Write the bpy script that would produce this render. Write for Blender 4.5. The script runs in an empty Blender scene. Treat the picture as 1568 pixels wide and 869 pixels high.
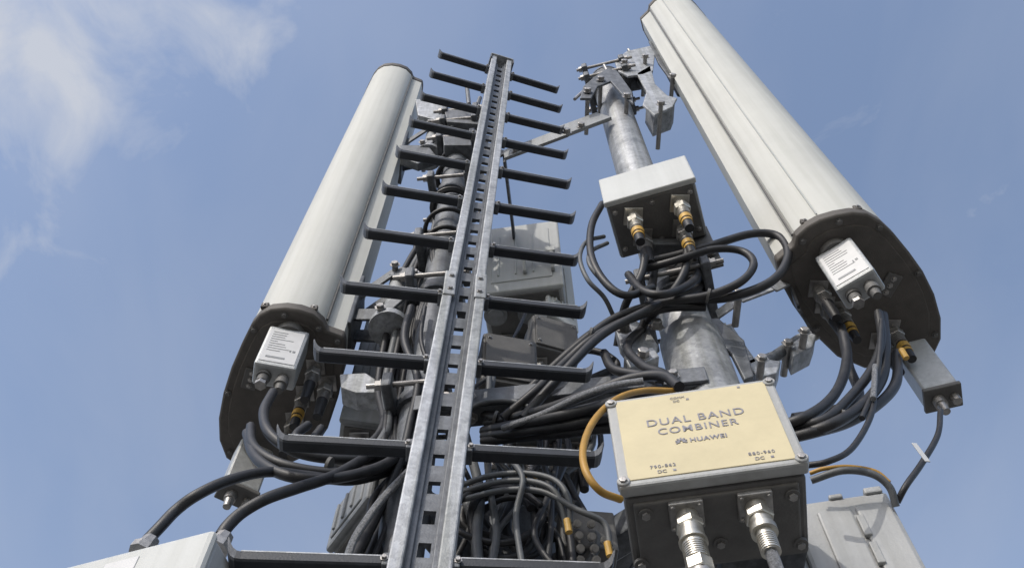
import bpy, bmesh, math, random
from mathutils import Vector, Matrix
random.seed(7)
# ------------------------------------------------------------------ camera / survey maths
CZ = 1.6                       # eye height above ground
E = math.radians(63.3)         # camera elevation
CE, SE = math.cos(E), math.sin(E)
FP = 1500.0
def ray(u, v):
    dx = (u-784)/FP; dy = (434.5-v)/FP
    return Vector((dx, CE-SE*dy, SE+CE*dy))
def W(u, v, Y):
    d = ray(u, v); p = d*(Y/d.y); p.z += CZ; return p
def WZ(u, v, Z):
    d = ray(u, v); p = d*(Z/d.z); p.z += CZ; return p
UP = Vector((0, 0, 1))
# ------------------------------------------------------------------ materials
def mat(name, col, rough=0.5, metal=0.0, nscale=12.0, namt=0.15, bump=0.0, spec=0.5, streak=0.0, spangle=0.0):
    m = bpy.data.materials.new(name); m.use_nodes = True
    nt = m.node_tree; b = nt.nodes['Principled BSDF']
    b.inputs['Roughness'].default_value = rough; b.inputs['Metallic'].default_value = metal
    b.inputs['Specular IOR Level'].default_value = spec
    tc = nt.nodes.new('ShaderNodeTexCoord')
    no = nt.nodes.new('ShaderNodeTexNoise'); no.inputs['Scale'].default_value = nscale
    no.inputs['Detail'].default_value = 8; no.inputs['Roughness'].default_value = 0.65
    nt.links.new(tc.outputs['Object'], no.inputs['Vector'])
    rp = nt.nodes.new('ShaderNodeValToRGB')
    rp.color_ramp.elements[0].position = 0.3; rp.color_ramp.elements[1].position = 0.7
    rp.color_ramp.elements[0].color = (*[c*(1-namt) for c in col], 1)
    rp.color_ramp.elements[1].color = (*[min(1, c*(1+namt)) for c in col], 1)
    nt.links.new(no.outputs['Fac'], rp.inputs['Fac'])
    out = rp.outputs['Color']
    def mult(a, bb):
        mx = nt.nodes.new('ShaderNodeMix'); mx.data_type = 'RGBA'; mx.blend_type = 'MULTIPLY'; mx.inputs[0].default_value = 1
        nt.links.new(a, mx.inputs[6]); nt.links.new(bb, mx.inputs[7]); return mx.outputs[2]
    if spangle > 0:
        vo = nt.nodes.new('ShaderNodeTexVoronoi'); vo.inputs['Scale'].default_value = 130
        nt.links.new(tc.outputs['Object'], vo.inputs['Vector'])
        bw = nt.nodes.new('ShaderNodeSeparateColor'); nt.links.new(vo.outputs['Color'], bw.inputs[0])
        r3 = nt.nodes.new('ShaderNodeValToRGB')
        r3.color_ramp.elements[0].color = (1-spangle, 1-spangle, 1-spangle*.95, 1); r3.color_ramp.elements[1].color = (1, 1, 1, 1)
        nt.links.new(bw.outputs[0], r3.inputs['Fac']); out = mult(out, r3.outputs['Color'])
    if streak > 0:
        mp = nt.nodes.new('ShaderNodeMapping'); mp.inputs['Scale'].default_value = (60, 60, 2.0)
        nt.links.new(tc.outputs['Object'], mp.inputs['Vector'])
        n2 = nt.nodes.new('ShaderNodeTexNoise'); n2.inputs['Scale'].default_value = 1.0; n2.inputs['Detail'].default_value = 5
        nt.links.new(mp.outputs['Vector'], n2.inputs['Vector'])
        r2 = nt.nodes.new('ShaderNodeValToRGB')
        r2.color_ramp.elements[0].position = 0.35; r2.color_ramp.elements[1].position = 0.6
        r2.color_ramp.elements[0].color = (1-streak, 1-streak, 1-streak*1.15, 1); r2.color_ramp.elements[1].color = (1, 1, 1, 1)
        nt.links.new(n2.outputs['Fac'], r2.inputs['Fac'])
        out = mult(out, r2.outputs['Color'])
    nt.links.new(out, b.inputs['Base Color'])
    mr = nt.nodes.new('ShaderNodeMapRange'); mr.inputs[3].default_value = max(0.05, rough-0.1); mr.inputs[4].default_value = min(1, rough+0.12)
    nt.links.new(no.outputs['Fac'], mr.inputs[0]); nt.links.new(mr.outputs[0], b.inputs['Roughness'])
    if bump > 0:
        bp = nt.nodes.new('ShaderNodeBump'); bp.inputs['Strength'].default_value = bump; bp.inputs['Distance'].default_value = 0.002
        nf = nt.nodes.new('ShaderNodeTexNoise'); nf.inputs['Scale'].default_value = nscale*12; nf.inputs['Detail'].default_value = 4
        nt.links.new(tc.outputs['Object'], nf.inputs['Vector'])
        nt.links.new(nf.outputs['Fac'], bp.inputs['Height']); nt.links.new(bp.outputs['Normal'], b.inputs['Normal'])
    return m
M = dict(
 radome=mat('radome_paint', (0.46, 0.462, 0.435), 0.62, 0, 6, 0.05, 0.1, spec=.35, streak=0.08),
 radome2=mat('radome_back', (0.36, 0.37, 0.36), 0.55, 0.1, 6, 0.07, 0.1, streak=0.1),
 cap=mat('end_cap_plastic', (0.088, 0.080, 0.072), 0.65, 0, 25, 0.2, 0.3, spec=.35),
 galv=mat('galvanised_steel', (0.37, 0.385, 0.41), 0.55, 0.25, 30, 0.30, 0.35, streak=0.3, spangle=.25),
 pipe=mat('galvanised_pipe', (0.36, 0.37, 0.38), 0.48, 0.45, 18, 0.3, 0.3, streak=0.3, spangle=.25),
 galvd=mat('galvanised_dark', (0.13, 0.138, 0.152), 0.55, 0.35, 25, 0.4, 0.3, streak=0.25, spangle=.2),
 arm=mat('rung_steel', (0.020, 0.023, 0.029), 0.55, 0.2, 30, 0.35, 0.3),
 tip=mat('rung_tip_steel', (0.085, 0.09, 0.10), 0.55, 0.3, 40, 0.4, 0.4),
 black=mat('cable_rubber', (0.020, 0.020, 0.022), 0.48, 0, 40, 0.4, 0.2, spec=.4),
 gcable=mat('grey_cable', (0.09, 0.095, 0.10), 0.5, 0, 40, 0.25, 0.1, spec=.4),
 braid=mat('braided_sleeve', (0.20, 0.205, 0.215), 0.45, 0.5, 300, 0.6, 0.8),
 ochre=mat('ochre_cable', (0.33, 0.18, 0.025), 0.5, 0, 30, 0.2),
 tape=mat('marker_tape', (0.42, 0.25, 0.045), 0.5, 0, 30, 0.3),
 nickel=mat('nickel_connector', (0.50, 0.48, 0.43), 0.33, 0.8, 60, 0.25, 0.1),
 chrome=mat('dull_alloy', (0.30, 0.29, 0.28), 0.42, 0.7, 60, 0.3, 0.2),
 boxgrey=mat('housing_grey', (0.34, 0.345, 0.345), 0.55, 0.05, 15, 0.10, 0.3, streak=.12),
 boxmid=mat('housing_mid_grey', (0.22, 0.23, 0.24), 0.55, 0.1, 15, 0.15, 0.3, streak=.15),
 boxdark=mat('dark_parts_and_shade_grey', (0.115, 0.112, 0.108), 0.6, 0.1, 20, 0.2, 0.4, spec=.35),  # own grey of dark fittings, and painted shade on the combiner underside
 white=mat('housing_white', (0.44, 0.45, 0.44), 0.55, 0, 10, 0.06, 0.15, streak=.08),
 label=mat('label_silver', (0.50, 0.50, 0.50), 0.45, 0, 40, 0.06),
 tag=mat('tag_grey', (0.40, 0.41, 0.42), 0.4, 0, 10, 0.03),
 cream=mat('label_cream', (0.52, 0.455, 0.295), 0.55, 0, 14, 0.08, spec=.3),
 ink=mat('label_ink', (0.20, 0.195, 0.22), 0.5, 0, 90, 0.35),
 alu=mat('cast_aluminium', (0.38, 0.39, 0.39), 0.45, 0.4, 80, 0.15, 0.4),
)
# ------------------------------------------------------------------ object helpers
class Grp:
    def __init__(s, name, loc):
        s.e = bpy.data.objects.new(name, None); s.e.location = loc
        s.e.empty_display_size = 0.1
        bpy.context.collection.objects.link(s.e); s.inv = Matrix.Translation(-Vector(loc))
    def add(s, ob):
        bpy.context.collection.objects.link(ob); ob.parent = s.e; ob.matrix_parent_inverse = s.inv; return ob
def meshobj(g, name, verts, faces, m, bev=0.0, smooth=False, seg=2, ang=35):
    me = bpy.data.meshes.new(name); me.from_pydata([tuple(v) for v in verts], [], faces)
    bm = bmesh.new(); bm.from_mesh(me); bmesh.ops.recalc_face_normals(bm, faces=bm.faces)
    if smooth:
        for f in bm.faces: f.smooth = True
        for e in bm.edges:
            if len(e.link_faces) == 2 and e.calc_face_angle(0) > math.radians(ang): e.smooth = False
    bm.to_mesh(me); bm.free()
    ob = bpy.data.objects.new(name, me); me.materials.append(M[m]); g.add(ob)
    if bev > 0:
        md = ob.modifiers.new('bevel', 'BEVEL'); md.width = bev; md.segments = seg; md.limit_method = 'ANGLE'; md.angle_limit = math.radians(40)
    return ob
BF = [(0,1,2,3),(4,5,6,7),(0,1,5,4),(1,2,6,5),(2,3,7,6),(3,0,4,7)]
def box(g, name, O, a, b, c, m, bev=0.003):
    O = Vector(O); v = [O, O+a, O+a+b, O+b, O+c, O+a+c, O+a+b+c, O+b+c]
    return meshobj(g, name, v, BF, m, bev)
def cbox(g, name, C, ax, ay, az, m, bev=0.003):
    return box(g, name, Vector(C)-ax/2-ay/2-az/2, ax, ay, az, m, bev)
def prism(g, name, poly, z0, z1, m, bev=0.0, smooth=True):
    n = len(poly); v = [(p[0], p[1], z0) for p in poly]+[(p[0], p[1], z1) for p in poly]
    f = [tuple(range(n)), tuple(range(n, 2*n))]+[(i, (i+1) % n, n+(i+1) % n, n+i) for i in range(n)]
    return meshobj(g, name, v, f, m, bev, smooth)
def frame(d):
    d = d.normalized(); a = d.cross(Vector((0.3, 0.1, 1)) if abs(d.z) < .9 else Vector((1, 0, 0))).normalized()
    return a, d.cross(a).normalized()
def lathe(g, name, p, d, prof, m, n=20, smooth=True):
    p = Vector(p); d = Vector(d).normalized(); a, b = frame(d)
    v = []; f = []
    for (s, r) in prof:
        for i in range(n):
            t = 2*math.pi*i/n; v.append(p+d*s+(a*math.cos(t)+b*math.sin(t))*r)
    for k in range(len(prof)-1):
        for i in range(n):
            j = (i+1) % n; f.append((k*n+i, k*n+j, (k+1)*n+j, (k+1)*n+i))
    f.append(tuple(range(n))); f.append(tuple(range((len(prof)-1)*n, len(prof)*n)))
    return meshobj(g, name, v, f, m, 0, smooth, ang=30)
def cyl(g, name, p0, p1, r, m, n=20, r1=None):
    p0 = Vector(p0); p1 = Vector(p1)
    return lathe(g, name, p0, p1-p0, [(0, r), ((p1-p0).length, r if r1 is None else r1)], m, n, n > 8)
def crom(P, k=8):
    P = [Vector(p) for p in P]; Q = [P[0]*2-P[1]]+P+[P[-1]*2-P[-2]]; out = []
    for i in range(1, len(Q)-2):
        a, b, c, d = Q[i-1:i+3]
        for j in range(k):
            t = j/k
            out.append(0.5*((2*b)+(c-a)*t+(2*a-5*b+4*c-d)*t*t+(3*b-a-3*c+d)*t**3))
    out.append(P[-1]); return out
def tube(g, name, pts, r, m, k=7, res=2):
    cu = bpy.data.curves.new(name, 'CURVE'); cu.dimensions = '3D'; cu.bevel_depth = r; cu.bevel_resolution = res; cu.use_fill_caps = True
    q = crom(pts, k) if len(pts) > 2 else [Vector(p) for p in pts]
    s = cu.splines.new('POLY'); s.points.add(len(q)-1); s.use_smooth = True
    for i, p in enumerate(q): s.points[i].co = (*p, 1)
    cu.materials.append(M[m]); return g.add(bpy.data.objects.new(name, cu))
def cab(g, name, r, m, pts, k=7):
    return tube(g, name, [W(*p) for p in pts], r, m, k)
def bolt(g, p, d, r=0.006, L=0.008, m='chrome'):
    lathe(g, 'bolt', p, d, [(0, r*1.5), (0.0012, r*1.5), (0.0013, r), (L, r), (L+0.001, r*.85)], m, 6, False)
def connector(g, p, d=(0, 0, -1), s=1.0, m='nickel', tape=False):
    p = Vector(p); d = Vector(d).normalized(); a, b = frame(d)
    cbox(g, 'connector_flange', p+d*0.003*s, a*0.036*s, b*0.036*s, d*0.005*s, m, 0.001)
    lathe(g, 'connector_barrel', p+d*0.005*s, d, [(0, .011*s), (.012*s, .011*s), (.0121*s, .0135*s), (.017*s, .0135*s), (.0171*s, .010*s), (.02*s, .010*s)], m)
    lathe(g, 'connector_hex_nut', p+d*0.025*s, d, [(0, .015*s), (.001*s, .0165*s), (.016*s, .0165*s), (.018*s, .015*s)], m, 6, False)
    prof = []
    for i in range(5): prof += [(i*.005*s, .0125*s), (i*.005*s+.0028*s, .0125*s), (i*.005*s+.003*s, .0112*s), (i*.005*s+.0049*s, .0112*s)]
    lathe(g, 'connector_sleeve', p+d*0.043*s, d, prof, m)
    lathe(g, 'connector_boot', p+d*0.068*s, d, [(0, .0115*s), (.025*s, .010*s), (.055*s, .0085*s)], 'black')
    if tape:
        lathe(g, 'marker_band', p+d*0.074*s, d, [(0, .0122*s), (.006*s, .0124*s), (.014*s, .0116*s)], 'tape')
        lathe(g, 'marker_band', p+d*0.093*s, d, [(0, .0108*s), (.007*s, .0108*s)], 'tape')
    return p+d*.12*s
def clamp(g, x, y, z, r, dx, m='galv', k=1.0):
    dx = Vector((dx[0], dx[1], 0)).normalized(); dy = Vector((-dx.y, dx.x, 0)); c = Vector((x, y, z))
    lathe(g, 'clamp_ring', c-UP*.02*k, UP, [(0, r+.003), (.0, r+.009), (.04*k, r+.009), (.04*k, r+.003)], m)
    for s in (-1, 1):
        cbox(g, 'clamp_jaw', c+dx*s*(r+.016), dx*.022*k, dy*(2*r+.09), UP*.05*k, m, .005)
    for q in (-1, 1):
        p0 = c-dx*(r+.05)+dy*q*(r+.028); p1 = c+dx*(r+.06)+dy*q*(r+.028)
        cyl(g, 'clamp_rod', p0, p1, .006, 'chrome', 10)
        for s in (-1, 1):
            lathe(g, 'clamp_nut', c+dx*s*(r+.028)+dy*q*(r+.028), dx*s, [(0, .014), (.002, .014), (.0021, .0115), (.013, .0115)], 'chrome', 6, False)
# ------------------------------------------------------------------ ground
g = Grp('ground', (0, 0, 0))
meshobj(g, 'ground_sheet', [(-3000,-3000,0),(3000,-3000,0),(3000,3000,0),(-3000,3000,0)], [(0,1,2,3)], 'radome')
gm = mat('ground_gravel', (0.20, 0.19, 0.17), 0.9, 0, 3, 0.35, 0.5); g.e.children[0].data.materials[0] = gm
# ------------------------------------------------------------------ poles
def pole(name, x, y, top, r, clamps, dirn, m='pipe', cm='galvd'):
    g = Grp(name, (x, y, 0))
    z = CZ+top
    lathe(g, 'pipe', (x, y, 0.0), UP, [(0, r), (z, r)], m, 40)
    lathe(g, 'pipe_end_ring', (x, y, z), UP, [(0, r+.004), (.012, r+.004), (.014, r-.006)], 'galvd', 40)
    lathe(g, 'base_flange', (x, y, 0.0), UP, [(0, r+.07), (.02, r+.07), (.021, r+.01), (.05, r+.005)], 'galvd', 32)
    for c in clamps: clamp(g, x, y, CZ+c, r, dirn, cm)
    return g
PR = pole('steel_pole', 0.392, 1.08, 4.02, 0.060, [3.84, 3.97, 2.04], (1, -.25))
lathe(PR, 'pipe_sleeve', (0.392, 1.08, 0.5), UP, [(0, .068), (CZ+1.86-.5, .068), (CZ+1.875-.5, .0605)], 'pipe', 40)
lathe(PR, 'clamp_hood', (0.392, 1.08, CZ+3.86), UP, [(0, .063), (.01, .078), (.10, .078), (.11, .063)], 'galvd', 32)
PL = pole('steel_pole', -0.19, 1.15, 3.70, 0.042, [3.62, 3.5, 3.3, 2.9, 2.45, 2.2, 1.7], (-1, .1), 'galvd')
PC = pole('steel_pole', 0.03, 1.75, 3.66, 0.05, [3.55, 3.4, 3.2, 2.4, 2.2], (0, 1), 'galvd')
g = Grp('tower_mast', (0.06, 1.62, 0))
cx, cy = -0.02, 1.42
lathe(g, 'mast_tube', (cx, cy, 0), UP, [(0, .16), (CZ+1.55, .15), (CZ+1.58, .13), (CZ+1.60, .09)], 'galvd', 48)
lathe(g, 'mast_flange', (cx, cy, CZ+1.3), UP, [(0, .2), (.03, .2)], 'galvd', 48)
for i in range(12):
    t = i*math.pi/6; bolt(g, (cx+.18*math.cos(t), cy+.18*math.sin(t), CZ+1.3), (0, 0, -1), .009, .016)
PP = ((.392, 1.08), (-.19, 1.15), (.03, 1.75))
for (px, py) in PP:
    for zz in (1.42, .5):
        a = Vector((cx, cy, CZ+zz)); b = Vector((px, py, CZ+zz)); d = (b-a); n = Vector((-d.y, d.x, 0)).normalized()
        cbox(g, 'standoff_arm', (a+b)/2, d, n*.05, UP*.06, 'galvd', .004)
for zz in (1.62,):
    for i in range(3):
        a = Vector((*PP[i], CZ+zz)); b = Vector((*PP[(i+1) % 3], CZ+zz)); d = b-a; n = Vector((-d.y, d.x, 0)).normalized()
        off = n*.07
        cbox(g, 'ring_frame_angle', (a+b)/2+off, d*.98, n*.008, UP*.05, 'galvd', .002)
        cbox(g, 'ring_frame_angle_leg', (a+b)/2+off*.6-UP*.021, d*.98, n*.045, UP*.008, 'galvd', .002)
        for t in (.12, .2, .8, .88): bolt(g, a+d*t+off+n*.004, n, .009, .012); bolt(g, a+d*t+off*.6-UP*.025, -UP, .009, .012)
def bar(g, a, b, h, t, m='galv', name='flat_bar'):
    a = Vector(a); b = Vector(b); d = b-a; n = d.cross(UP).normalized(); upn = n.cross(d).normalized()
    return cbox(g, name, (a+b)/2, d, n*t, upn*h, m, .002)
g = Grp('tie_bar', (0.1, 1.1, CZ+3.4))
bar(g, W(772, 238, 1.13), W(868, 202, 1.05), .085, .012, 'boxmid')
bar(g, W(858, 203, 1.05), W(925, 178, 1.02), .095, .014, 'boxmid')
bar(g, W(770, 238, 1.13), W(712, 222, 1.15), .06, .010, 'galvd')
bar(g, W(772, 240, 1.135), (.03, 1.72, CZ+3.45), .06, .01, 'galvd')
for q in ((890,194,1.03),(868,203,1.03),(790,232,1.11),(808,225,1.1)): bolt(g, W(*q), (0, -1, 0), .012, .014)
# ------------------------------------------------------------------ climbing ladder (centre-spine)
L = Grp('climbing_ladder', (-0.1, .95, 0))
ZB, ZT = 1.038, 3.70
def lx(z): return -0.1256+(z-ZB)/(3.853-ZB)*(0.0846)
def lyaw(z):
    t = min(1, max(-.3, (z-ZB)/(ZT-ZB))); return math.radians(2.5+14.5*t)
def lfr(z):
    a = lyaw(z); return Vector((lx(z), .95, CZ+z)), Vector((math.cos(a), math.sin(a), 0)), Vector((-math.sin(a), math.cos(a), 0))
def loft(g, name, x0, x1, y0, y1, z0, z1, m, bev=.0015):
    n = max(2, int((z1-z0)/.12)+1); v = []; f = []
    for i in range(n):
        z = z0+(z1-z0)*i/(n-1); c, X, Y = lfr(z)
        for (a, b) in ((x0, y0), (x1, y0), (x1, y1), (x0, y1)): v.append(c+X*a+Y*b)
    for i in range(n-1):
        for k in range(4): f.append((i*4+k, i*4+(k+1) % 4, i*4+4+(k+1) % 4, i*4+4+k))
    f += [(0,1,2,3), tuple(range(n*4-4, n*4))]
    return meshobj(g, name, v, f, m, bev)
TOP = 3.86
for (za, zb, o) in ((-1.55, 1.86, .004), (1.86, TOP, 0)):
    for s in (-1, 1):
        xa, xb = sorted((s*.015, s*(.033+o)))
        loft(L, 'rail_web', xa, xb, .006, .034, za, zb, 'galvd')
        xa, xb = sorted((s*(.020+o), s*(.041+o)))
        loft(L, 'rail_flange', xa, xb, -.008, .005, za, zb, 'galv', .003)
        xa, xb = sorted((s*(.0355+o), s*(.0408+o)))
        loft(L, 'rail_side', xa, xb, .0052, .032, za, zb, 'galv')
v = []; f = []
z = -1.5
while z < TOP-.05:
    for zz in (z, z+.040):
        c, X, Y = lfr(zz)
        for (a, b) in ((-.0148, .014), (.0148, .014), (.0148, .022), (-.0148, .022)): v.append(c+X*a+Y*b)
    n = len(v)-8; f += [tuple(n+i for i in q) for q in BF]
    z += .070
meshobj(L, 'punched_strip', v, f, 'galvd', 0)
for s in (-1, 1):
    xa, xb = sorted((s*.0095, s*.0149)); loft(L, 'punched_strip_edge', xa, xb, .0135, .0225, -1.5, TOP-.02, 'galvd', 0)
c, X, Y = lfr(1.87)
for s in (-1, 1):
    cbox(L, 'splice_plate', c+X*s*.033-Y*.006, X*.026, Y*.010, UP*.11, 'galv', .003)
    for dz in (-.03, .03): bolt(L, c+X*s*.031-Y*.011+UP*dz, -Y, .005, .004)
c, X, Y = lfr(TOP)
cbox(L, 'head_plate', c+Y*.015+UP*.004, X*.088, Y*.06, UP*.008, 'galv', .002)
for s in (-1, 1): cbox(L, 'head_cheek', c+X*s*.045+Y*.012-UP*.02, X*.005, Y*.05, UP*.05, 'galvd', .001)
for i in range(-9, 11):
    z = ZB+(ZT-ZB)/10*i
    if z < -1.4: continue
    c, X, Y = lfr(z); t = max(0, i)/10; hl = .270-.03*t
    for s in (-1, 1):
        a0 = c+X*s*.042+Y*.012
        ln = hl-.042+random.uniform(-.002, .002)
        h = .0165; dp = .023
        droop = random.uniform(-.004, .003)
        secs = [(0, 0, 1, 1), (.5, droop*.5, 1, 1), (.90, droop, 1, 1), (.935, droop+.001, 1.05, 1.05), (.962, droop+.005, 1.15, 1.12), (.985, droop+.013, 1.15, 1.2), (1.0, droop+.024, .8, 1.25), (1.01, droop+.031, .4, 1.25)]
        v = []; f = []
        for (dd, dz, hh, dq) in secs:
            o = a0+X*s*dd*ln+UP*dz
            for (q, w) in ((-1, -.7), (-.75, -1), (.75, -1), (1, -.7), (1, 1), (.7, 1), (.6, .55), (-.6, .55), (-.7, 1), (-1, 1)):
                v.append(o+Y*q*dp*dq/2+UP*w*h*hh/2)
        K = 10; m_ = len(secs)
        for k in range(m_-1):
            for q in range(K): f.append((k*K+q, k*K+(q+1) % K, k*K+K+(q+1) % K, k*K+K+q))
        f += [tuple(range(K)), tuple(range((m_-1)*K, m_*K))]
        ob = meshobj(L, 'rung', v, f, 'arm', 0)
        ob.data.materials.append(M['tip'])
        for p in ob.data.polygons:
            if (p.center-(a0+X*s*ln)).dot(X*s) > -ln*.075: p.material_index = 1
        for e_ in (-1, 1):
            cbox(L, 'rung_lip', a0+X*s*ln*.46+Y*e_*dp*.45+UP*(h*.5+.001+droop*.45), X*ln*.90, Y*.003, UP*.0022, 'galv', 0)
        cbox(L, 'rung_collar', a0+X*s*.006, X*.012, Y*.030, UP*.024, 'galvd', .002)
        bolt(L, a0+X*s*.009-Y*.015, -Y, .004, .004)
# ------------------------------------------------------------------ panel antennas
def antenna(px, zbot, ztop):
    P = [WZ(u, v, zbot) for (u, v) in px]
    c = sum(P, Vector())/len(P)
    g = Grp('panel_antenna', (c.x, c.y, CZ+zbot))
    z0 = CZ+zbot; z1 = CZ+ztop
    prism(g, 'radome', P, z0, z1, 'radome', 0)
    big = [c+(p-c)*1.022 for p in P]
    prism(g, 'bottom_end_cap', big, z0-.030, z0+.004, 'cap', .006)
    big2 = [c+(p-c)*1.02 for p in P]
    prism(g, 'top_end_cap', big2, z1-.012, z1+.03, 'cap', .006)
    ins = [c+(p-c)*.86 for p in P]
    prism(g, 'bottom_recess_plate', ins, z0-.033, z0-.02, 'cap', .003)
    n = len(P)
    for i in range(0, n, 3):
        p = c+(P[i]-c)*.93; bolt(g, (p.x, p.y, z0-.031), (0, 0, -1), .006, .005, 'boxdark')
    return g, P, c
pxL = [(496,487),(482,475),(462,468),(440,465),(418,467),(402,475),(390,489),(376,517),(360,554),(348,592),(341,630),(342,662),(352,688),(372,702),(400,706),(440,700),(478,682),(503,645),(518,600),(527,555),(529,520),(527,508),(501,499)]
AL, PLp, cL = antenna(pxL, 2.05, 4.31)
pxR = [(1217,356),(1232,342),(1252,331),(1276,324),(1300,320),(1322,322),(1342,333),(1362,352),(1385,380),(1405,408),(1422,442),(1432,478),(1432,508),(1422,530),(1398,544),(1360,552),(1318,552),(1278,535),(1240,498),(1212,458),(1194,425),(1187,392),(1214,370)]
AR, PRp, cR = antenna(pxR, 2.05, 4.68)
for (g, a, z0, z1) in ((AL, WZ(500,493,2.05), 2.06, 4.3), (AR, WZ(1215,363,2.05), 2.06, 4.66)):
    cyl(g, 'radome_seam', (a.x, a.y-.001, CZ+z0), (a.x, a.y-.001, CZ+z1), .0035, 'boxdark', 8)
for (g, uv, z1) in ((AR, (1252,330), 4.66),):
    a = WZ(*uv, 2.05); cyl(g, 'radome_moulding', (a.x, a.y+.0008, CZ+2.06), (a.x, a.y+.0008, CZ+z1), .0022, 'radome2', 8)
def corner_clip(g, u, v, z=2.05):
    p = WZ(u, v, z); cbox(g, 'cap_clip', p+UP*.006, Vector((.018,0,0)), Vector((0,.010,0)), UP*.02, 'cap', .002); bolt(g, p+Vector((0,-.005,.006)), (0,-1,0), .003, .003)
for q in ((405,470),(480,474)): corner_clip(AL, *q)
for q in ((1314,321),(1233,342)): corner_clip(AR, *q)
def ret(uA, uB, Ytop, h, d, g):
    A = WZ(*uA, Ytop); B = WZ(*uB, Ytop); x = B-A; x.z = 0; n = Vector((-x.y, x.x, 0)).normalized()
    box(g, 'tilt_actuator_body', A-UP*h, x, n*d, UP*h, 'alu', .006)
    box(g, 'tilt_actuator_label', A-n*.0015+x*.08-UP*h*.93, x*.84, n*.002, UP*h*.84, 'label', .0006)
    for k in range(9):
        w = random.uniform(.3, .62)
        if k == 4: w = .18
        box(g, 'label_text_line', A-n*.0022+x*.16-UP*h*(.18+.06*k), x*w, n*.0008, UP*h*.010, 'boxmid', 0)
    for a in range(4):
        for b in range(4):
            if (a*3+b*5+a*b) % 3: box(g, 'label_datamatrix', A-n*.0022+x*(.70+.035*a)-UP*h*(.66-.025*b), x*.03, n*.0008, UP*h*.02, 'boxmid', 0)
    box(g, 'label_barcode', A-n*.0022+x*.2-UP*h*.84, x*.45, n*.0008, UP*h*.04, 'boxmid', 0)
    c = A+x*.5+n*d*.45
    lathe(g, 'actuator_collar', c-UP*.005, UP, [(0, .036), (.03, .036), (.031, .028), (.10, .028)], 'boxdark')
    b0 = A-UP*h+n*d*.5
    lathe(g, 'actuator_port', b0+x*.28, -UP, [(0, .016), (.010, .016), (.0101, .013), (.03, .013), (.031, .010)], 'boxdark')
    lathe(g, 'actuator_port_nut', b0+x*.28-UP*.03, -UP, [(0, .013), (.012, .013)], 'chrome', 6, False)
    p = b0+x*.72
    lathe(g, 'actuator_plug', p, -UP, [(0, .013), (.012, .013), (.0121, .015), (.03, .015), (.031, .011), (.05, .009)], 'boxdark')
    return p-UP*.05
eL = ret((414,497), (475,508), 2.00, .165, .06, AL)
eR = ret((1246,394), (1301,361), 2.00, .165, .06, AR)
for k, (u, v, g, t) in enumerate(((484,560,AL,False),(468,600,AL,True),(502,585,AL,False),(452,640,AL,False),(1262,465,AR,False),(1282,472,AR,True),(1252,440,AR,False),(1362,500,AR,True),(1345,520,AR,False))):
    p = WZ(u, v, 2.02); connector(g, p, s=1.2, m='chrome', tape=t)
for (u, v, g) in ((384,580,AL),(1362,436,AR)):
    p = WZ(u, v, 2.015); cbox(g, 'port_plate', p, Vector((.035,.012,0)), Vector((-.02,.055,0)), UP*.006, 'boxdark', .002)
    for s in (-1,0,1): bolt(g, p+Vector((-.006*s,.017*s,-.003)), (0,0,-1), .005, .004, 'chrome')
def ret2(g, uA, uB, Z, h, d):
    A = WZ(*uA, Z); B = WZ(*uB, Z); x = B-A; x.z = 0; n = Vector((-x.y, x.x, 0)).normalized()
    box(g, 'tilt_motor_body', A-UP*h, x, n*d, UP*h, 'alu', .005)
    box(g, 'tilt_motor_foot', A-UP*(h+.012)-x*.04-n*.003, x*1.08, n*(d+.006), UP*.012, 'boxdark', .003)
    c = A-UP*h+x*.35+n*d*.5
    lathe(g, 'tilt_motor_plug', c-UP*.012, -UP, [(0,.014),(.02,.014),(.021,.011),(.045,.009)], 'chrome')
    lathe(g, 'tilt_motor_knob', c-UP*.012+x*.45, -UP, [(0,.010),(.02,.010)], 'chrome', 8)
    return c-UP*.05
m2R = ret2(AR, (1366,528), (1416,516), 1.98, .19, .055)
m2L = ret2(AL, (372,668), (420,690), 1.98, .16, .055)
def strap(g, pts, w, t, m='galv', name='bracket_arm'):
    for a, b in zip(pts[:-1], pts[1:]): bar(g, a, b, w, t, m, name)
def V(x, y, z): return Vector((x, y, CZ+z))
def plate(g, uvs, Y, th, m, name='bracket_plate'):
    P = [W(u, v, Y) for (u, v) in uvs]; n = len(P); T = Vector((0, th, 0))
    v = P+[p+T for p in P]; f = [tuple(range(n)), tuple(range(n, 2*n))]+[(i, (i+1) % n, n+(i+1) % n, n+i) for i in range(n)]
    return meshobj(g, name, v, f, m, .003)
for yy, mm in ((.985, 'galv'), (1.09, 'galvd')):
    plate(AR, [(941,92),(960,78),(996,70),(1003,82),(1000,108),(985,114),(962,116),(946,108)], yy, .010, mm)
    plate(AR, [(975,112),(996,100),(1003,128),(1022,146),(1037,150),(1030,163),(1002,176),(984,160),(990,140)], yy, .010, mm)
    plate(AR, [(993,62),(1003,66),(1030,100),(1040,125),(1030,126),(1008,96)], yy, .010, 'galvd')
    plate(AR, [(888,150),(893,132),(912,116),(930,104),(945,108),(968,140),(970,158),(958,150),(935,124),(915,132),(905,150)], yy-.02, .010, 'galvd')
plate(AR, [(948,94),(1000,84),(1000,100),(950,108)], .995, .095, 'galvd', 'bracket_web')
plate(AR, [(990,150),(1034,150),(1030,160),(1002,170)], .995, .095, 'galv', 'bracket_web')
cyl(AR, 'bracket_spool', W(972,110,1.04), W(1008,158,1.04), .020, 'boxmid', 16)
for q in ((956,96),(988,88),(1012,160),(1030,118),(920,122),(900,140),(960,148)):
    p = W(*q, .96); cyl(AR, 'bracket_pin', p, p+Vector((0,.16,0)), .008, 'chrome', 12); bolt(AR, p, (0,-1,0), .013, .012)
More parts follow.
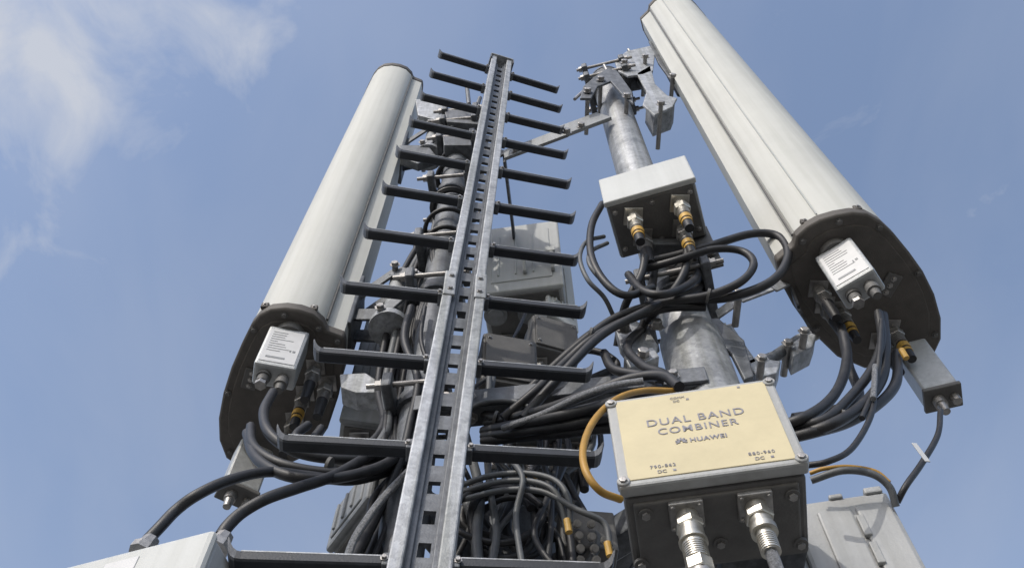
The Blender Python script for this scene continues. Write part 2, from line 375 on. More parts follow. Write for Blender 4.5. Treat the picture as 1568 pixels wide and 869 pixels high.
for q in ((880,152,.99,906,128),(962,76,.99,975,96),(925,100,.97,940,128),(1002,66,.98,1030,56)):
    cyl(AR, 'threaded_rod', W(q[0],q[1],q[2]), W(q[3],q[4],q[2]+.02), .006, 'chrome', 8)
cbox(AR, 'back_plate', V(.66,1.01,3.92), Vector((.012,.003,0)), Vector((-.01,.13,0)), UP*.30, 'galvd', .003)
strap(AR, [W(1098,482,1.06), W(1132,458,1.02), W(1180,440,1.0), W(1206,428,1.02)], .035, .006)
strap(AR, [W(1110,500,1.12), W(1150,560,1.12), W(1200,540,1.12), W(1246,512,1.13)], .034, .007)
strap(AR, [W(1206,428,1.02), W(1222,470,1.06), W(1246,512,1.13)], .03, .007, 'galvd')
plate(AR, [(1060,488),(1100,486),(1140,520),(1155,575),(1140,580),(1120,540),(1085,505)], 1.05, .012, 'galvd')
plate(AR, [(1146,556),(1168,548),(1196,552),(1190,570),(1160,578)], 1.07, .05, 'galv')
plate(AR, [(1205,520),(1232,504),(1250,512),(1244,530),(1215,545)], 1.07, .05, 'galv')
for q in ((1165,562,1.05),(1205,538,1.08),(1130,462,1.0),(1230,520,1.05)):
    p = W(*q); cyl(AR, 'bracket_pin', p-Vector((0,.02,0)), p+Vector((0,.06,0)), .008, 'chrome', 12); bolt(AR, p-Vector((0,.02,0)), (0,-1,0), .010, .008)
cyl(AR, 'bracket_roller', W(1168,558,1.08), W(1222,520,1.08), .012, 'galvd', 14)
plate(PR, [(942,500),(962,482),(990,500),(1008,528),(1000,562),(975,560),(950,530)], 1.05, .02, 'galv', 'clamp_saddle')
plate(PR, [(955,545),(1000,530),(1010,545),(965,562)], 1.03, .03, 'galv', 'clamp_saddle')
for q in ((955,505),(985,545),(1005,500)): bolt(PR, W(*q, 1.03), (0,-1,0), .012, .016)
for s in (-1, 1):
    for z in (3.50, 2.25):
        strap(AL, [V(-.24,1.15+s*.035,z), V(-.31,1.17+s*.03,z+.09), V(-.41,1.22+s*.03,z+.03)], .042, .008, 'galvd')
        strap(AL, [V(-.25,1.15+s*.035,z-.05), V(-.32,1.17+s*.03,z-.15), V(-.41,1.22+s*.03,z-.06)], .042, .008, 'galvd')
for z in (3.50, 2.25):
    for (x, y, dz) in ((-.31,1.17,.09),(-.32,1.17,-.15),(-.25,1.15,0)):
        cyl(AL, 'bracket_pin', V(x,y-.05,z+dz), V(x,y+.06,z+dz), .008, 'chrome', 12); bolt(AL, V(x,y-.05,z+dz), (0,-1,0), .010, .008)
    cbox(AL, 'back_plate', V(-.405,1.22,z-.02), Vector((.012,.003,0)), Vector((-.01,.12,0)), UP*.26, 'galvd', .003)
    cyl(AL, 'bracket_spool', V(-.30,1.17,z-.14), V(-.30,1.17,z+.08), .026, 'boxmid', 16)
    cyl(AL, 'bracket_spool_flange', V(-.30,1.17,z-.17), V(-.30,1.17,z-.15), .05, 'galv', 20)
for q in ((715,132,1.1,718,160),(735,150,1.12,722,186),(690,196,1.1,735,180),(676,210,1.1,700,225)):
    cyl(AL, 'threaded_rod', W(q[0],q[1],q[2]), W(q[3],q[4],q[2]), .009, 'galvd', 8)
plate(AL, [(636,152),(668,150),(690,172),(670,184),(640,176)], 1.13, .03, 'galv')
plate(AL, [(612,222),(655,222),(670,240),(640,250),(612,240)], 1.13, .03, 'galvd')
plate(AL, [(680,165),(735,168),(738,190),(684,186)], 1.08, .12, 'galvd')
plate(AL, [(676,200),(722,200),(722,222),(680,222)], 1.08, .12, 'galvd')
def frameAB(uA, uB, Z):
    A = WZ(*uA, Z); B = WZ(*uB, Z); x = B-A; x.z = 0; n = Vector((-x.y, x.x, 0)).normalized(); return A, x, n
# ------------------------------------------------------------------ dual band combiner
Zc = 1.036
A, x, n = frameAB((948,746), (1239,707), Zc); w = x.length; xn = x.normalized(); h = .205
C = Grp('signal_combiner', A)
box(C, 'housing_body', A+n*.022+xn*.004, x-xn*.008, n*.135, UP*(h-.006), 'boxdark', .006)  # darker than the lid: underside shade put into the body colour
box(C, 'front_lid', A, x, n*.020, UP*h, 'boxgrey', .004)
box(C, 'label_plate', A-n*.0015+x*.055+UP*h*.05, x*.89, n*.003, UP*h*.91, 'cream', .001)
for (a, b) in ((.028,.05),(.972,.05),(.028,.95),(.972,.95)):
    p = A+x*a+UP*h*b
    lathe(C, 'lid_lug', p+n*.012, -n, [(0,.009),(.014,.009),(.015,.008)], 'boxgrey', 16)
    lathe(C, 'lid_screw', p-n*.004, -n, [(0,.0055),(.002,.0055),(.0022,.003)], 'chrome', 6, False)
def text(g, s, P, X, Yv, size, m='ink', sp=1.0, ext=.0002, align='CENTER', off=0.0):
    cu = bpy.data.curves.new('label_text', 'FONT'); cu.body = s; cu.size = size; cu.extrude = ext; cu.align_x = align; cu.space_character = sp; cu.offset = off
    cu.materials.append(M[m]); o = bpy.data.objects.new('label_text', cu)
    X = X.normalized(); Yv = Yv.normalized(); Zv = X.cross(Yv)
    mt = Matrix((X, Yv, Zv)).transposed().to_4x4(); mt.translation = P; g.add(o); o.matrix_basis = mt
    return o
fr = A-n*.0022
text(C, 'DUAL BAND', fr+x*.49+UP*h*.60, xn, UP, .0225, sp=1.15, off=.0001)
text(C, 'COMBINER', fr+x*.49+UP*h*.49, xn, UP, .0205, sp=1.15, off=.0001)
text(C, 'HUAWEI', fr+x*.53+UP*h*.365, xn, UP, .0125, sp=1.1, off=.0003)
for i in range(7):
    t = math.radians(200-i*36.6) if i < 6 else math.radians(-20)
    d = (xn*math.cos(t)+UP*math.sin(t)); p = fr+x*.38+UP*h*.382+d*.005
    cbox(C, 'logo_petal', p, d*.0065, d.cross(n)*.0025, n*.0006, 'ink', 0)
text(C, '790-862', fr+x*.25+UP*h*.135, xn, UP, .009, sp=1.2); text(C, 'DC', fr+x*.24+UP*h*.08, xn, UP, .009)
text(C, '880-960', fr+x*.78+UP*h*.135, xn, UP, .009, sp=1.2); text(C, 'DC', fr+x*.76+UP*h*.08, xn, UP, .009)
text(C, 'COMM', fr+x*.42+UP*h*.89, xn, UP, .007); text(C, 'DC', fr+x*.41+UP*h*.85, xn, UP, .007)
for (a, b) in ((.30,.085),(.82,.085),(.47,.86),(.78,.92)):
    box(C, 'label_square', fr+x*a+UP*h*b, xn*.004, n*.0006, UP*.004, 'ink', 0)
def und(a, b): return A+x*a+n*b
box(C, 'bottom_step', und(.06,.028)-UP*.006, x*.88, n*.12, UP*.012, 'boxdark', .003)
for (a, b) in ((.12,.045),(.9,.045),(.93,.13),(.06,.13),(.5,.11)):
    lathe(C, 'bottom_screw_boss', und(a, b)-UP*.004, -UP, [(0,.010),(.005,.010),(.0055,.006)], 'boxdark', 16)
    lathe(C, 'bottom_screw', und(a, b)-UP*.008, -UP, [(0,.006),(.005,.006)], 'chrome', 6, False)
for a, big in ((.335, 1), (.70, 0)):
    p = und(a, .052)-UP*.006
    cbox(C, 'port_flange', p-UP*.003, xn*.046, n*.046, UP*.008, 'chrome', .002)
    for s in (-1,1):
        for t in (-1,1): bolt(C, p+xn*s*.018+n*t*.018-UP*.006, -UP, .003, .003)
    lathe(C, 'port_thread', p-UP*.006, -UP, [(0,.015),(.012,.015),(.0121,.013),(.02,.013)], 'nickel', 24)
    lathe(C, 'port_hex', p-UP*.02, -UP, [(0,.018),(.002,.0195),(.012,.0195),(.014,.018)], 'nickel', 6, False)
    prof = [(0,.017),(.022,.017),(.0221,.019),(.026,.019),(.0261,.0155),(.032,.0155)] if big else [(0,.015),(.014,.015),(.0141,.0175),(.024,.0175),(.0241,.012),(.034,.012)]
    lathe(C, 'port_barrel', p-UP*.034, -UP, prof, 'nickel', 28)
    p2 = p-UP*.066
    pr = []
    for i in range(7): pr += [(i*.004,.0165 if big else .013),(i*.004+.0022,.0165 if big else .013),(i*.004+.0024,.0145 if big else .0115),(i*.004+.0039,.0145 if big else .0115)]
    lathe(C, 'port_knurl', p2, -UP, pr, 'nickel', 28)
    if big:
        lathe(C, 'surge_nut', p2-UP*.028, -UP, [(0,.017),(.001,.0185),(.018,.0185),(.02,.017)], 'nickel', 6, False)
        lathe(C, 'surge_body', p2-UP*.048, -UP, [(0,.0155),(.01,.0155),(.0101,.018),(.014,.018),(.0141,.0155),(.03,.0155),(.031,.011)], 'chrome', 28)
    tube(C, 'feeder_cable', [p2-UP*.028, p2-UP*.25, p2-UP*.7+n*.1, Vector((p2.x*.8, p2.y+.2, .6)), Vector((p2.x*.6, p2.y+.35, .02))], .0085, 'braid' if not big else 'black')
for zz in (.05, .16):
    cbox(C, 'pole_bracket', Vector((.36, .985, A.z+zz)), Vector((.12,0,0)), Vector((0,.07,0)), UP*.03, 'galvd', .003)
tube(C, 'pole_band', [Vector((.392+.074*math.cos(t), 1.08+.074*math.sin(t), A.z+.16)) for t in [i*math.pi/12 for i in range(25)]], .005, 'chrome', 1)
# ------------------------------------------------------------------ mast head amplifier
Zt = 2.19
A, x, n = frameAB((926,311), (1063,272), Zt); xn = x.normalized(); h = .155
T = Grp('mast_head_amplifier', A)
box(T, 'housing', A+n*.012, x, n*.145, UP*h, 'boxmid', .008)
box(T, 'front_cover', A-n*.002-xn*.003-UP*.002, x+xn*.006, n*.016, UP*(h+.004), 'white', .004)
box(T, 'bottom_plate', A+n*.014+x*.03-UP*.004, x*.94, n*.138, UP*.006, 'boxdark', .002)
for (a, b, t) in ((.26,.05,True),(.78,.05,True),(.3,.11,False),(.74,.115,True)):
    connector(T, A+x*a+n*b-UP*.004, s=1.25, m='nickel' if b < .1 else 'chrome', tape=t)
for a in (.08,.5,.92):
    for b in (.03,.13): bolt(T, A+x*a+n*b-UP*.004, -UP, .005, .004)
for zz in (-.03,.10):
    cbox(T, 'pole_bracket', Vector((.385, 1.02, A.z+zz)), Vector((.11,0,0)), Vector((0,.10,0)), UP*.035, 'galvd', .003)
box(T, 'bracket_plate', A+x*.45+n*.158-UP*.16, x*.58, n*.008, UP*.22, 'boxdark', .002)
for t in (.52,.78,.95): bolt(T, A+x*t+n*.156-UP*.10, -n, .008, .006, 'chrome')
# ------------------------------------------------------------------ remote radio units
def rru(uA, uB, Z, h, d, m='white', fins=True, body='boxgrey'):
    A, x, n = frameAB(uA, uB, Z); xn = x.normalized()
    g = Grp('remote_radio_unit', A)
    box(g, 'radio_housing', A+n*.012, x, n*(d-.012), UP*h, body, .008)
    box(g, 'radio_cover', A-xn*.004, x+xn*.008, n*.018, UP*(h+.004), m, .007)
    box(g, 'cover_panel', A-n*.004+x*.12+UP*h*.12, x*.76, n*.006, UP*h*.76, m, .004)
    for k in range(3): box(g, 'cover_rib', A-n*.009+x*(.2+.22*k)+UP*h*.2, xn*.007, n*.007, UP*h*.6, m, .002)
    if fins:
        for k in range(10): box(g, 'cooling_fin', A+n*(d-.001)+x*(.06+.09*k), xn*.004, n*.03, UP*h, body, .001)
    box(g, 'connector_panel', A+n*.02+x*.06-UP*.005, x*.88, n*(d-.035), UP*.008, 'boxdark', .002)
    return g, A, x, n
g, A, x, n = rru((736,450), (862,434), 2.93, .54, .27, m='white', body='boxgrey')
for (a, b) in ((.25,.19),(.85,.15),(.55,.22),(.4,.24)): connector(g, A+x*a+n*b-UP*.005, s=1.6, m='chrome', tape=(a == .25))
for (a, b) in ((.14,.08),(.55,.09)): lathe(g, 'round_cover', A+x*a+n*b-UP*.005, -UP, [(0,.04),(.012,.04),(.0121,.028),(.02,.028)], 'boxmid', 28)
for a in (.55,.9): bar(g, A+x*a+UP*.10-n*.01, A+x*a+UP*.16-n*.05, .03, .012, 'white', 'handle_post')
bar(g, A+x*.50+UP*.165-n*.05, A+x*.95+UP*.165-n*.05, .03, .02, 'white', 'handle_grip')
bar(g, A+n*.24+x*.4+UP*.2, Vector((.03,1.75,A.z+.2)), .06, .03, 'galvd')
g, A, x, n = rru((842,478), (886,508), 2.80, .52, .12, m='white', fins=False)
connector(g, A+x*.4+n*.05, s=1.5, m='chrome')
g, A, x, n = rru((522,640), (630,655), 1.95, .56, .12, m='boxmid', body='boxmid')
for a in (.3,.7): connector(g, A+x*a+n*.05-UP*.005, s=1.3, m='chrome')
bar(g, A+x*.8+UP*.1, Vector((-.19,1.15,A.z+.1)), .05, .02, 'galvd')
plate(g, [(520,572),(560,570),(588,588),(590,600),(545,600),(522,592)], 1.22, .05, 'galv', 'mounting_clamp')
def smallunit(name, u, v, Y, w, d, h, m, yaw=0.0, conn=2):
    p = W(u, v, Y); g = Grp(name, p); X = Vector((math.cos(yaw), math.sin(yaw), 0)); Yv = Vector((-X.y, X.x, 0))
    cbox(g, 'body', p+UP*h/2, X*w, Yv*d, UP*h, m, .006)
    cbox(g, 'lid', p+UP*h*.5-Yv*(d/2+.003), X*w*.9, Yv*.008, UP*h*.9, m, .002)
    for k in range(conn): connector(g, p+X*w*((k+.5)/conn-.5), s=1.1, m='chrome', tape=(k == 0))
    for s in (-1, 1):
        for q in (.15, .85): bolt(g, p+X*s*w*.38+UP*h*q-Yv*(d/2+.007), -Yv, .004, .003)
    bar(g, p+UP*h*.5+Yv*d*.4, min([Vector((px, py, p.z+h*.5)) for px, py in PP]+[Vector((cx, cy, p.z+h*.5))], key=lambda q: (q-p).length), .04, .012, 'galvd', 'bracket')
    return g
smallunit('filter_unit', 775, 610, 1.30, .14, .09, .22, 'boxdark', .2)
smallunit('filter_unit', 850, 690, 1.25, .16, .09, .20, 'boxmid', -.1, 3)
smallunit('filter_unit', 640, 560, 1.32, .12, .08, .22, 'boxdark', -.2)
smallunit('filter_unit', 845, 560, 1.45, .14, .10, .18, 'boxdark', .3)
# bottom-left white unit
A = WZ(75,872,1.05); B = WZ(331,807,1.05)
x = B-A; x.z = 0; n = Vector((-x.y, x.x, 0)).normalized(); xn = x.normalized()
g = Grp('remote_radio_unit', A)
box(g, 'radio_housing', A+n*.014-UP*.42, x-xn*.004, n*.13, UP*.415, 'boxgrey', .006)
box(g, 'radio_cover', A-UP*.42, x, n*.016, UP*.42, 'white', .008)
box(g, 'rating_label', A+x*.38-n*.0015-UP*.045, x*.2, n*.002, UP*.024, 'label', .0005)
for k in range(9): box(g, 'cooling_fin', A+n*.143+x*(.06+.1*k)-UP*.42, xn*.004, n*.03, UP*.41, 'boxgrey', .001)
for (u, v) in ((222,832),(336,826)):
    p = W(u, v, .97)
    lathe(g, 'cable_gland', p-UP*.02, Vector((.25,.0,1)), [(0,.019),(.012,.019),(.013,.015),(.03,.012)], 'chrome', 8)
bar(g, A+x*.7+n*.15-UP*.2, Vector((-.19,1.15,A.z-.2)), .05, .03, 'galvd', 'mounting_arm')
# bottom-right grey unit
A = WZ(1236,768,1.25); B = WZ(1357,750,1.25)
x = B-A; x.z = 0; n = Vector((-x.y, x.x, 0)).normalized(); xn = x.normalized(); A = A-x*.25; x = x*1.25
g = Grp('remote_radio_unit', A)
box(g, 'radio_housing', A+n*.014-UP*.55, x-xn*.004, n*.12, UP*.545, 'boxgrey', .006)
box(g, 'radio_cover', A-UP*.55, x, n*.016, UP*.55, 'boxgrey', .007)
for a, ww in ((.24,.34),(.62,.34)): box(g, 'cover_panel', A-n*.005+x*a-UP*.53, x*ww, n*.008, UP*.50, 'boxgrey', .004)
box(g, 'top_lug', A+x*.78-UP*.004-n*.004, x*.18, n*.02, UP*.014, 'boxgrey', .003)
box(g, 'top_lug', A+x*.42-UP*.004-n*.004, x*.14, n*.02, UP*.010, 'boxgrey', .003)
for zz in (.10, .16): box(g, 'hinge_slot', A+x*.585-n*.009-UP*zz, xn*.012, n*.008, UP*.045, 'boxgrey', .002)
bar(g, A+x*.1+n*.13-UP*.2, Vector((.392,1.08,A.z-.2)), .05, .03, 'galvd', 'mounting_arm')
g, A, x, n = rru((498,842), (560,762), 1.45, .12, .16, m='boxmid', fins=False, body='boxmid')
g, A, x, n = rru((800,700), (900,716), 1.75, .14, .25, m='boxgrey', fins=False)
# ------------------------------------------------------------------ splitter
g = Grp('cable_splitter', W(895,835,1.15))
cbox(g, 'splitter_body', W(898,828,1.2), Vector((.10,.01,0)), Vector((-.005,.06,0)), UP*.10, 'boxdark', .004)
for (u, v) in ((885,800),(907,800),(888,818),(908,820),(890,838),(912,838),(890,856),(915,856),(928,825)):
    p = W(u, v, 1.13)
    lathe(g, 'splitter_port', p+Vector((0,.03,.03)), Vector((0,-.7,-.7)), [(0,.007),(.018,.007),(.0181,.008),(.024,.008),(.0241,.006),(.034,.006),(.0341,.003)], 'chrome', 8)
# ------------------------------------------------------------------ cables
g = Grp('coaxial_cable_bundle', W(900,520,1.0))
R1 = .0098
big = [
 [(992,400,.98),(1030,392,.97),(1085,377,.95),(1150,358,.94),(1192,362,.94),(1207,392,.94),(1182,430,.95),(1120,454,.97),(1040,461,.99),(970,478,1.0),(905,512,1.02),(850,560,1.05),(795,615,1.08),(750,650,1.12)],
 [(985,412,.98),(1030,400,.95),(1090,382,.93),(1135,384,.93),(1154,403,.93),(1136,430,.94),(1085,452,.96),(1015,463,.98),(945,485,1.0),(890,524,1.02),(838,570,1.05),(780,625,1.08)],
 [(1080,470,1.0),(1020,472,1.0),(955,492,1.0),(905,520,1.0),(868,552,1.02),(820,598,1.03),(770,640,1.06)],
 [(1078,415,1.05),(1070,440,1.02),(1030,456,.99),(990,475,.98),(925,510,.99),(872,560,1.0),(800,640,1.04)],
 [(988,392,.95),(982,420,.97),(968,446,.99),(955,475,1.03),(945,530,1.1)],
 [(1052,382,.95),(1050,410,.96),(1035,440,.98),(1005,475,1.0),(985,500,1.05)],
 [(1003,405,1.0),(998,440,1.0),(990,480,1.02),(975,530,1.08)],
 [(1072,408,1.0),(1060,432,.97),(1020,450,.95),(985,445,.96),(962,420,.99)],
 [(922,312,.95),(906,345,.94),(905,390,.94),(925,430,.95),(958,452,.96),(1000,440,.97)],
 [(985,500,1.05),(960,530,1.02),(985,560,.98),(1015,572,.95),(1035,590,.90)],
 [(925,540,1.02),(940,565,1.0),(985,575,.97),(1010,585,.95)],
 [(745,648,1.1),(830,628,1.02),(900,603,.96),(965,580,.92),(1015,575,.89),(1040,592,.87)],
 [(740,660,1.1),(840,640,1.0),(905,625,.96),(950,612,.92),(985,602,.91),(1010,595,.92)],
 [(740,668,1.1),(800,660,1.05),(870,650,1.0),(920,640,.98),(960,640,1.0)],
 [(738,676,1.1),(800,668,1.07),(870,662,1.02),(920,656,1.0),(960,655,1.0)],
 [(720,620,1.1),(760,640,1.08),(800,625,1.06),(860,600,1.05),(930,570,1.06)],
 [(1292,512,1.0),(1297,545,1.0),(1288,585,.98),(1265,618,.96),(1225,642,.95),(1180,655,.98)],
 [(1345,478,.96),(1350,520,.97),(1335,565,.97),(1300,610,.96),(1262,642,.95),(1210,655,.97)],
 [(1352,482,.98),(1356,530,.98),(1350,580,.98),(1318,622,.96),(1272,650,.95),(1215,668,.98)],
 [(1374,540,1.0),(1372,585,.99),(1345,618,.98),(1300,645,.97),(1250,660,.96),(1200,672,.98)],
 [(1288,500,1.05),(1300,560,1.05),(1315,600,1.03),(1300,620,1.0),(1260,632,1.0),(1215,640,1.0)],
 [(418,600,1.12),(404,630,1.08),(412,662,1.05),(450,690,1.05),(510,702,1.07),(580,700,1.1),(640,680,1.15)],
 [(384,652,1.1),(388,682,1.05),(425,708,1.03),(490,722,1.04),(560,722,1.06),(620,705,1.1)],
 [(378,662,1.1),(392,700,1.03),(440,728,1.0),(510,732,1.02),(580,715,1.05),(620,690,1.1)],
 [(226,826,.972),(245,806,.97),(270,780,.97),(302,757,.96),(350,735,.97),(410,722,1.0),(470,728,1.03),(540,735,1.06),(600,720,1.1)],
 [(338,820,.972),(350,803,.97),(372,783,.97),(410,762,.97),(460,745,.99),(510,728,1.02),(560,700,1.06),(590,680,1.1)],
 [(472,650,1.12),(452,668,1.1),(470,690,1.1),(520,690,1.1),(570,700,1.1)],
 [(492,655,1.15),(480,680,1.13),(520,712,1.1),(590,720,1.1)],
 [(462,690,1.12),(500,700,1.1),(545,706,1.1),(610,700,1.12)],
]
for pts in big: cab(g, 'coaxial_cable', R1*random.uniform(.92, 1.06), 'black', pts)
thin = [
 [(1340,590,.97),(1334,635,.95),(1305,685,.93),(1268,706,.92),(1235,712,.93)],
 [(1440,628,1.0),(1436,665,.98),(1412,708,.97),(1388,742,.97),(1374,768,.99)],
 [(1350,490,.95),(1347,540,.95),(1340,590,.96),(1320,640,.95)],
 [(760,570,1.2),(720,600,1.2),(730,630,1.15),(780,620,1.1)],
 [(808,470,1.5),(800,490,1.45),(785,520,1.4),(770,540,1.4)],
]
for pts in thin: cab(g, 'signal_cable', .0052, 'black', pts)
g2 = Grp('grey_cable_bundle', W(800,740,1.1))
for pts in [
 [(925,362,.97),(898,370,.95),(888,395,.94),(900,428,.95),(925,455,.98),(940,485,1.02)],
 [(930,372,.97),(905,385,.95),(903,405,.94),(925,432,.96),(955,450,.99)],
 [(700,745,1.1),(750,728,1.06),(805,724,1.04),(850,735,1.03),(870,762,1.03),(873,800,1.05)],
 [(700,755,1.1),(760,738,1.06),(810,736,1.04),(845,748,1.03),(860,775,1.04),(868,815,1.06)],
 [(705,765,1.1),(770,750,1.06),(830,752,1.04),(885,780,1.03),(925,800,1.04),(934,835,1.05)],
 [(705,640,1.1),(735,618,1.06),(790,615,1.05),(840,640,1.03)],
 [(720,700,1.1),(770,700,1.05),(800,730,1.03),(790,790,1.05),(800,869,1.05)],
 [(1242,735,.98),(1290,720,.96),(1335,725,.96),(1362,745,.97),(1372,775,.99)],
]: cab(g2, 'grey_cable', .0052 if pts[0][0] != 1242 else .006, 'gcable', pts)
g3 = Grp('cable_loom', W(620,560,1.2))
for i in range(11):
    dx = i*6+random.uniform(-3, 3); y = 1.2+random.uniform(-.04, .08)
    pts = [(672-dx*.2, 330+i*6, 1.2), (664-dx*.3, 372, y), (646-dx*.6, 440, y), (628-dx*.6, 510, y), (612-dx*.5, 590, y), (606-dx*.3, 650, y-.05), (612-dx, 700, 1.1)]
    pts = [(a+random.uniform(-5, 5), b, c) for (a, b, c) in pts]
    cab(g3, 'loom_cable', random.choice((.0055, .007, .0085)), random.choice(('black', 'black', 'black', 'gcable')), pts)
for i in range(9):
    o = random.uniform(-14, 14); y = 1.12+random.uniform(-.04, .05)
    pts = [(640+o, 470, y), (632+o*1.2, 520, y), (650+o, 580, y), (640+o, 640, y), (628+o*1.3, 700, y), (600+o*2, 780, y), (560+o*3, 880, y-.05)]
    cab(g3, 'loom_cable', random.choice((.005, .007, .0085)), 'black', pts)
for i in range(18):
    u0 = random.uniform(710, 890); y = random.uniform(1.1, 1.3)
    pts = [(u0+random.uniform(-30,30), random.uniform(560, 640), y), (u0+random.uniform(-40,40), 680, y), (u0+random.uniform(-40,40), 750, y-.03), (u0+random.uniform(-50,50), 820, y-.05), (u0+random.uniform(-50,50), 900, y-.05)]
    cab(g3, 'loom_cable', random.choice((.0055, .007, .0095)), random.choice(('black', 'black', 'black', 'gcable')), pts)
for (uc, vc, a, b, y) in ((770,800,50,55,1.12),(785,810,60,50,1.15),(760,790,70,42,1.1),(610,790,40,60,1.15),(800,790,90,40,1.18),(640,460,25,35,1.25),(905,560,40,22,1.1),(655,380,22,26,1.2),(700,300,20,24,1.22),(620,500,24,30,1.22)):
    pts = [(uc+a*math.cos(t)+random.uniform(-4,4), vc+b*math.sin(t)+random.uniform(-3,3), y+.02*math.cos(t*.5)) for t in [k*math.pi/5-1 for k in range(12)]]
    cab(g3, 'coiled_cable', random.choice((.006, .008)), 'black', pts)
for i in range(9):
    o = random.uniform(-12, 12)
    pts = [(702+o, 285, 1.2), (688+o, 330, 1.13), (674+o*1.3, 375, 1.12), (674+o, 420, 1.12), (652+o, 480, 1.12), (642+o, 540, 1.15)]
    cab(g3, 'loom_cable', random.choice((.006, .008)), 'black', pts)
for k in range(7):
    zc = CZ+random.choice((2.35, 2.5, 2.62, 2.75, 3.05, 3.15))+random.uniform(-.03, .03); rr = .052+random.uniform(0, .02)
    tube(g3, 'wrapped_cable', [Vector((-.19+rr*math.cos(t), 1.15+rr*math.sin(t), zc+.01*t)) for t in [j*math.pi/5 for j in range(14)]], .007, 'black', 3)
for (u, v, y) in ((905,512,1.0),(1085,452,.96),(1290,640,.96),(600,590,1.2),(632,520,1.15),(505,712,1.04),(760,640,1.08)):
    p = W(u, v, y); lathe(g, 'cable_tie', p-Vector((.004,0,0)), Vector((1,.1,-.3)), [(0,.016),(.006,.016)], 'boxdark', 14)
g4 = Grp('braided_hose', W(850,620,1.0))
cab(g4, 'hose', .0065, 'braid', [(770,655,1.05),(830,634,1.0),(890,606,.94),(940,590,.91),(985,583,.9)])
cab(g4, 'hose', .0065, 'braid', [(625,722,1.0),(590,758,1.0),(565,790,1.0),(540,830,1.0),(525,880,1.0)])
cab(g4, 'hose', .0055, 'braid', [(1340,560,.955),(1339,585,.95),(1337,610,.945)])
g5 = Grp('ochre_cable', W(893,680,.85))
cab(g5, 'cable_run', .0052, 'ochre', [(1032,598,.88),(985,598,.86),(945,610,.84),(912,640,.82),(894,680,.80),(896,718,.79),(918,750,.80),(950,764,.83)], 10)
cab(g5, 'cable_run', .0035, 'ochre', [(1240,724,.975),(1262,717,.965),(1300,714,.96),(1340,721,.96),(1362,738,.965)])
for (u, v, y) in ((868,795,1.04),(930,830,1.04),(1380,535,.98)):
    p = W(u, v, y); lathe(g5, 'marker_sleeve', p, Vector((.1,.2,-1)), [(0,.006),(.025,.006)], 'tape', 12)
g6 = Grp('cable_tag', W(1410,695,.97))
cbox(g6, 'tag_sheet', W(1410,692,.965), Vector((.008,0,-.001)), Vector((0,.002,0)), Vector((-.004,0,.05)), 'tag', .0005)
# ------------------------------------------------------------------ world, sun, camera
S = Vector((-0.42, -0.68, 0.62)).normalized()
el = math.asin(S.z); rot = math.atan2(S.x, S.y)
w = bpy.data.worlds.new('World'); bpy.context.scene.world = w; w.use_nodes = True
nt = w.node_tree; nt.nodes.clear(); N = nt.nodes.new; Lk = nt.links.new
out = N('ShaderNodeOutputWorld'); bg = N('ShaderNodeBackground'); bg.inputs['Strength'].default_value = 0.15
sky = N('ShaderNodeTexSky'); sky.sky_type = 'NISHITA'; sky.sun_disc = False; sky.sun_elevation = el; sky.sun_rotation = rot % (2*math.pi)
sky.air_density = 1.0; sky.dust_density = 2.0; sky.ozone_density = 1.6
hs = N('ShaderNodeHueSaturation'); hs.inputs['Saturation'].default_value = 0.88; hs.inputs['Value'].default_value = 1.6
Lk(sky.outputs[0], hs.inputs['Color']); Lk(hs.outputs[0], bg.inputs['Color'])
tc = N('ShaderNodeTexCoord'); sx = N('ShaderNodeSeparateXYZ'); Lk(tc.outputs['Generated'], sx.inputs[0])
def math_(op, a, b=None, clamp=False):
    m = N('ShaderNodeMath'); m.operation = op; m.use_clamp = clamp
    for i, q in enumerate((a, b)):
        if q is None: continue
        if isinstance(q, (int, float)): m.inputs[i].default_value = q
        else: Lk(q, m.inputs[i])
    return m.outputs[0]
zz = math_('MAXIMUM', sx.outputs[2], 0.05)
pxn = math_('DIVIDE', sx.outputs[0], zz); pyn = math_('DIVIDE', sx.outputs[1], zz)
cb = N('ShaderNodeCombineXYZ'); Lk(pxn, cb.inputs[0]); Lk(pyn, cb.inputs[1])
def noise(scale, det, rough, mapscale=(1,1,1), dist=0.0, rotz=0):
    mp = N('ShaderNodeMapping'); mp.inputs['Scale'].default_value = mapscale; mp.inputs['Rotation'].default_value = (0, 0, rotz); Lk(cb.outputs[0], mp.inputs[0])
    n = N('ShaderNodeTexNoise'); n.inputs['Scale'].default_value = scale; n.inputs['Detail'].default_value = det; n.inputs['Roughness'].default_value = rough; n.inputs['Distortion'].default_value = dist
    Lk(mp.outputs[0], n.inputs['Vector']); return n.outputs['Fac']
def blob(x, y, r):
    d = N('ShaderNodeVectorMath'); d.operation = 'DISTANCE'; Lk(cb.outputs[0], d.inputs[0]); d.inputs[1].default_value = (x, y, 0)
    return math_('SUBTRACT', 1.0, math_('DIVIDE', d.outputs['Value'], r), True)
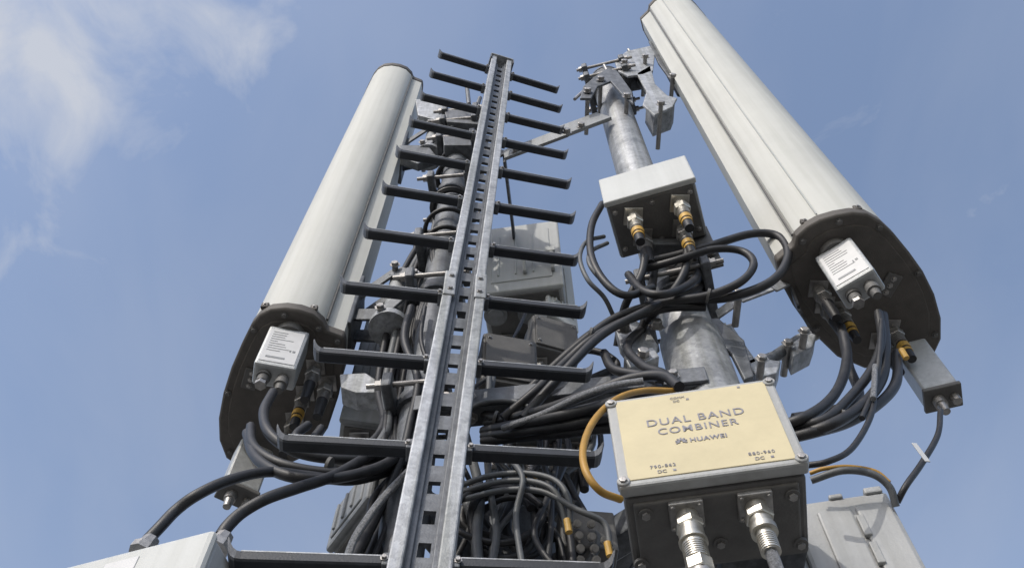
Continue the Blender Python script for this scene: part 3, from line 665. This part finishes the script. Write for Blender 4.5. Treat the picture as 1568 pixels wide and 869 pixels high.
mk = math_('MAXIMUM', blob(-.49, .24, .20), math_('MULTIPLY', blob(-.62, .45, .10), .8))
mk = math_('MAXIMUM', mk, math_('MULTIPLY', blob(-.30, .20, .12), .6))
nz = noise(9, 12, .58, (1, .8, 1), dist=.5)
cl = math_('SUBTRACT', math_('ADD', nz, math_('MULTIPLY', mk, .52)), .62)
cl = math_('MULTIPLY', cl, 2.6, True)
far = math_('MULTIPLY', math_('SUBTRACT', noise(1.6, 8, .6, dist=.3), .58), 2.0, True)
farm = math_('MULTIPLY', far, math_('SUBTRACT', 1.0, blob(0, .45, 1.1)), True)
st = math_('MULTIPLY', math_('SUBTRACT', noise(2.2, 5, .5, (2.2, 1, 1), .5, .5), .38), .42, True)
haze = math_('MULTIPLY', math_('SUBTRACT', pyn, .40), .22, True)
tot = math_('MAXIMUM', math_('MAXIMUM', cl, math_('MULTIPLY', farm, .6)), math_('ADD', st, haze))
bc = N('ShaderNodeBackground'); bc.inputs['Color'].default_value = (0.60, 0.63, 0.70, 1); bc.inputs['Strength'].default_value = 1.0
mx = N('ShaderNodeMixShader'); Lk(math_('MULTIPLY', tot, .9, True), mx.inputs[0]); Lk(bg.outputs[0], mx.inputs[1]); Lk(bc.outputs[0], mx.inputs[2]); Lk(mx.outputs[0], out.inputs[0])
sd = bpy.data.lights.new('sun', 'SUN'); sd.energy = 2.2; sd.angle = math.radians(.8); sd.color = (1, .95, .87)
so = bpy.data.objects.new('sun', sd); so.rotation_euler = S.to_track_quat('Z', 'Y').to_euler(); so.location = (0, 0, 12); bpy.context.collection.objects.link(so)
cd = bpy.data.cameras.new('camera'); cd.sensor_width = 36; cd.lens = 36*FP/1568; cd.clip_start = .02; cd.clip_end = 6000
co = bpy.data.objects.new('camera', cd); co.location = (0, 0, CZ); co.rotation_euler = (math.radians(90)+E, 0, 0)
bpy.context.collection.objects.link(co); sc = bpy.context.scene; sc.camera = co
sc.view_settings.view_transform = 'Standard'; sc.view_settings.look = 'None'; sc.view_settings.exposure = 0
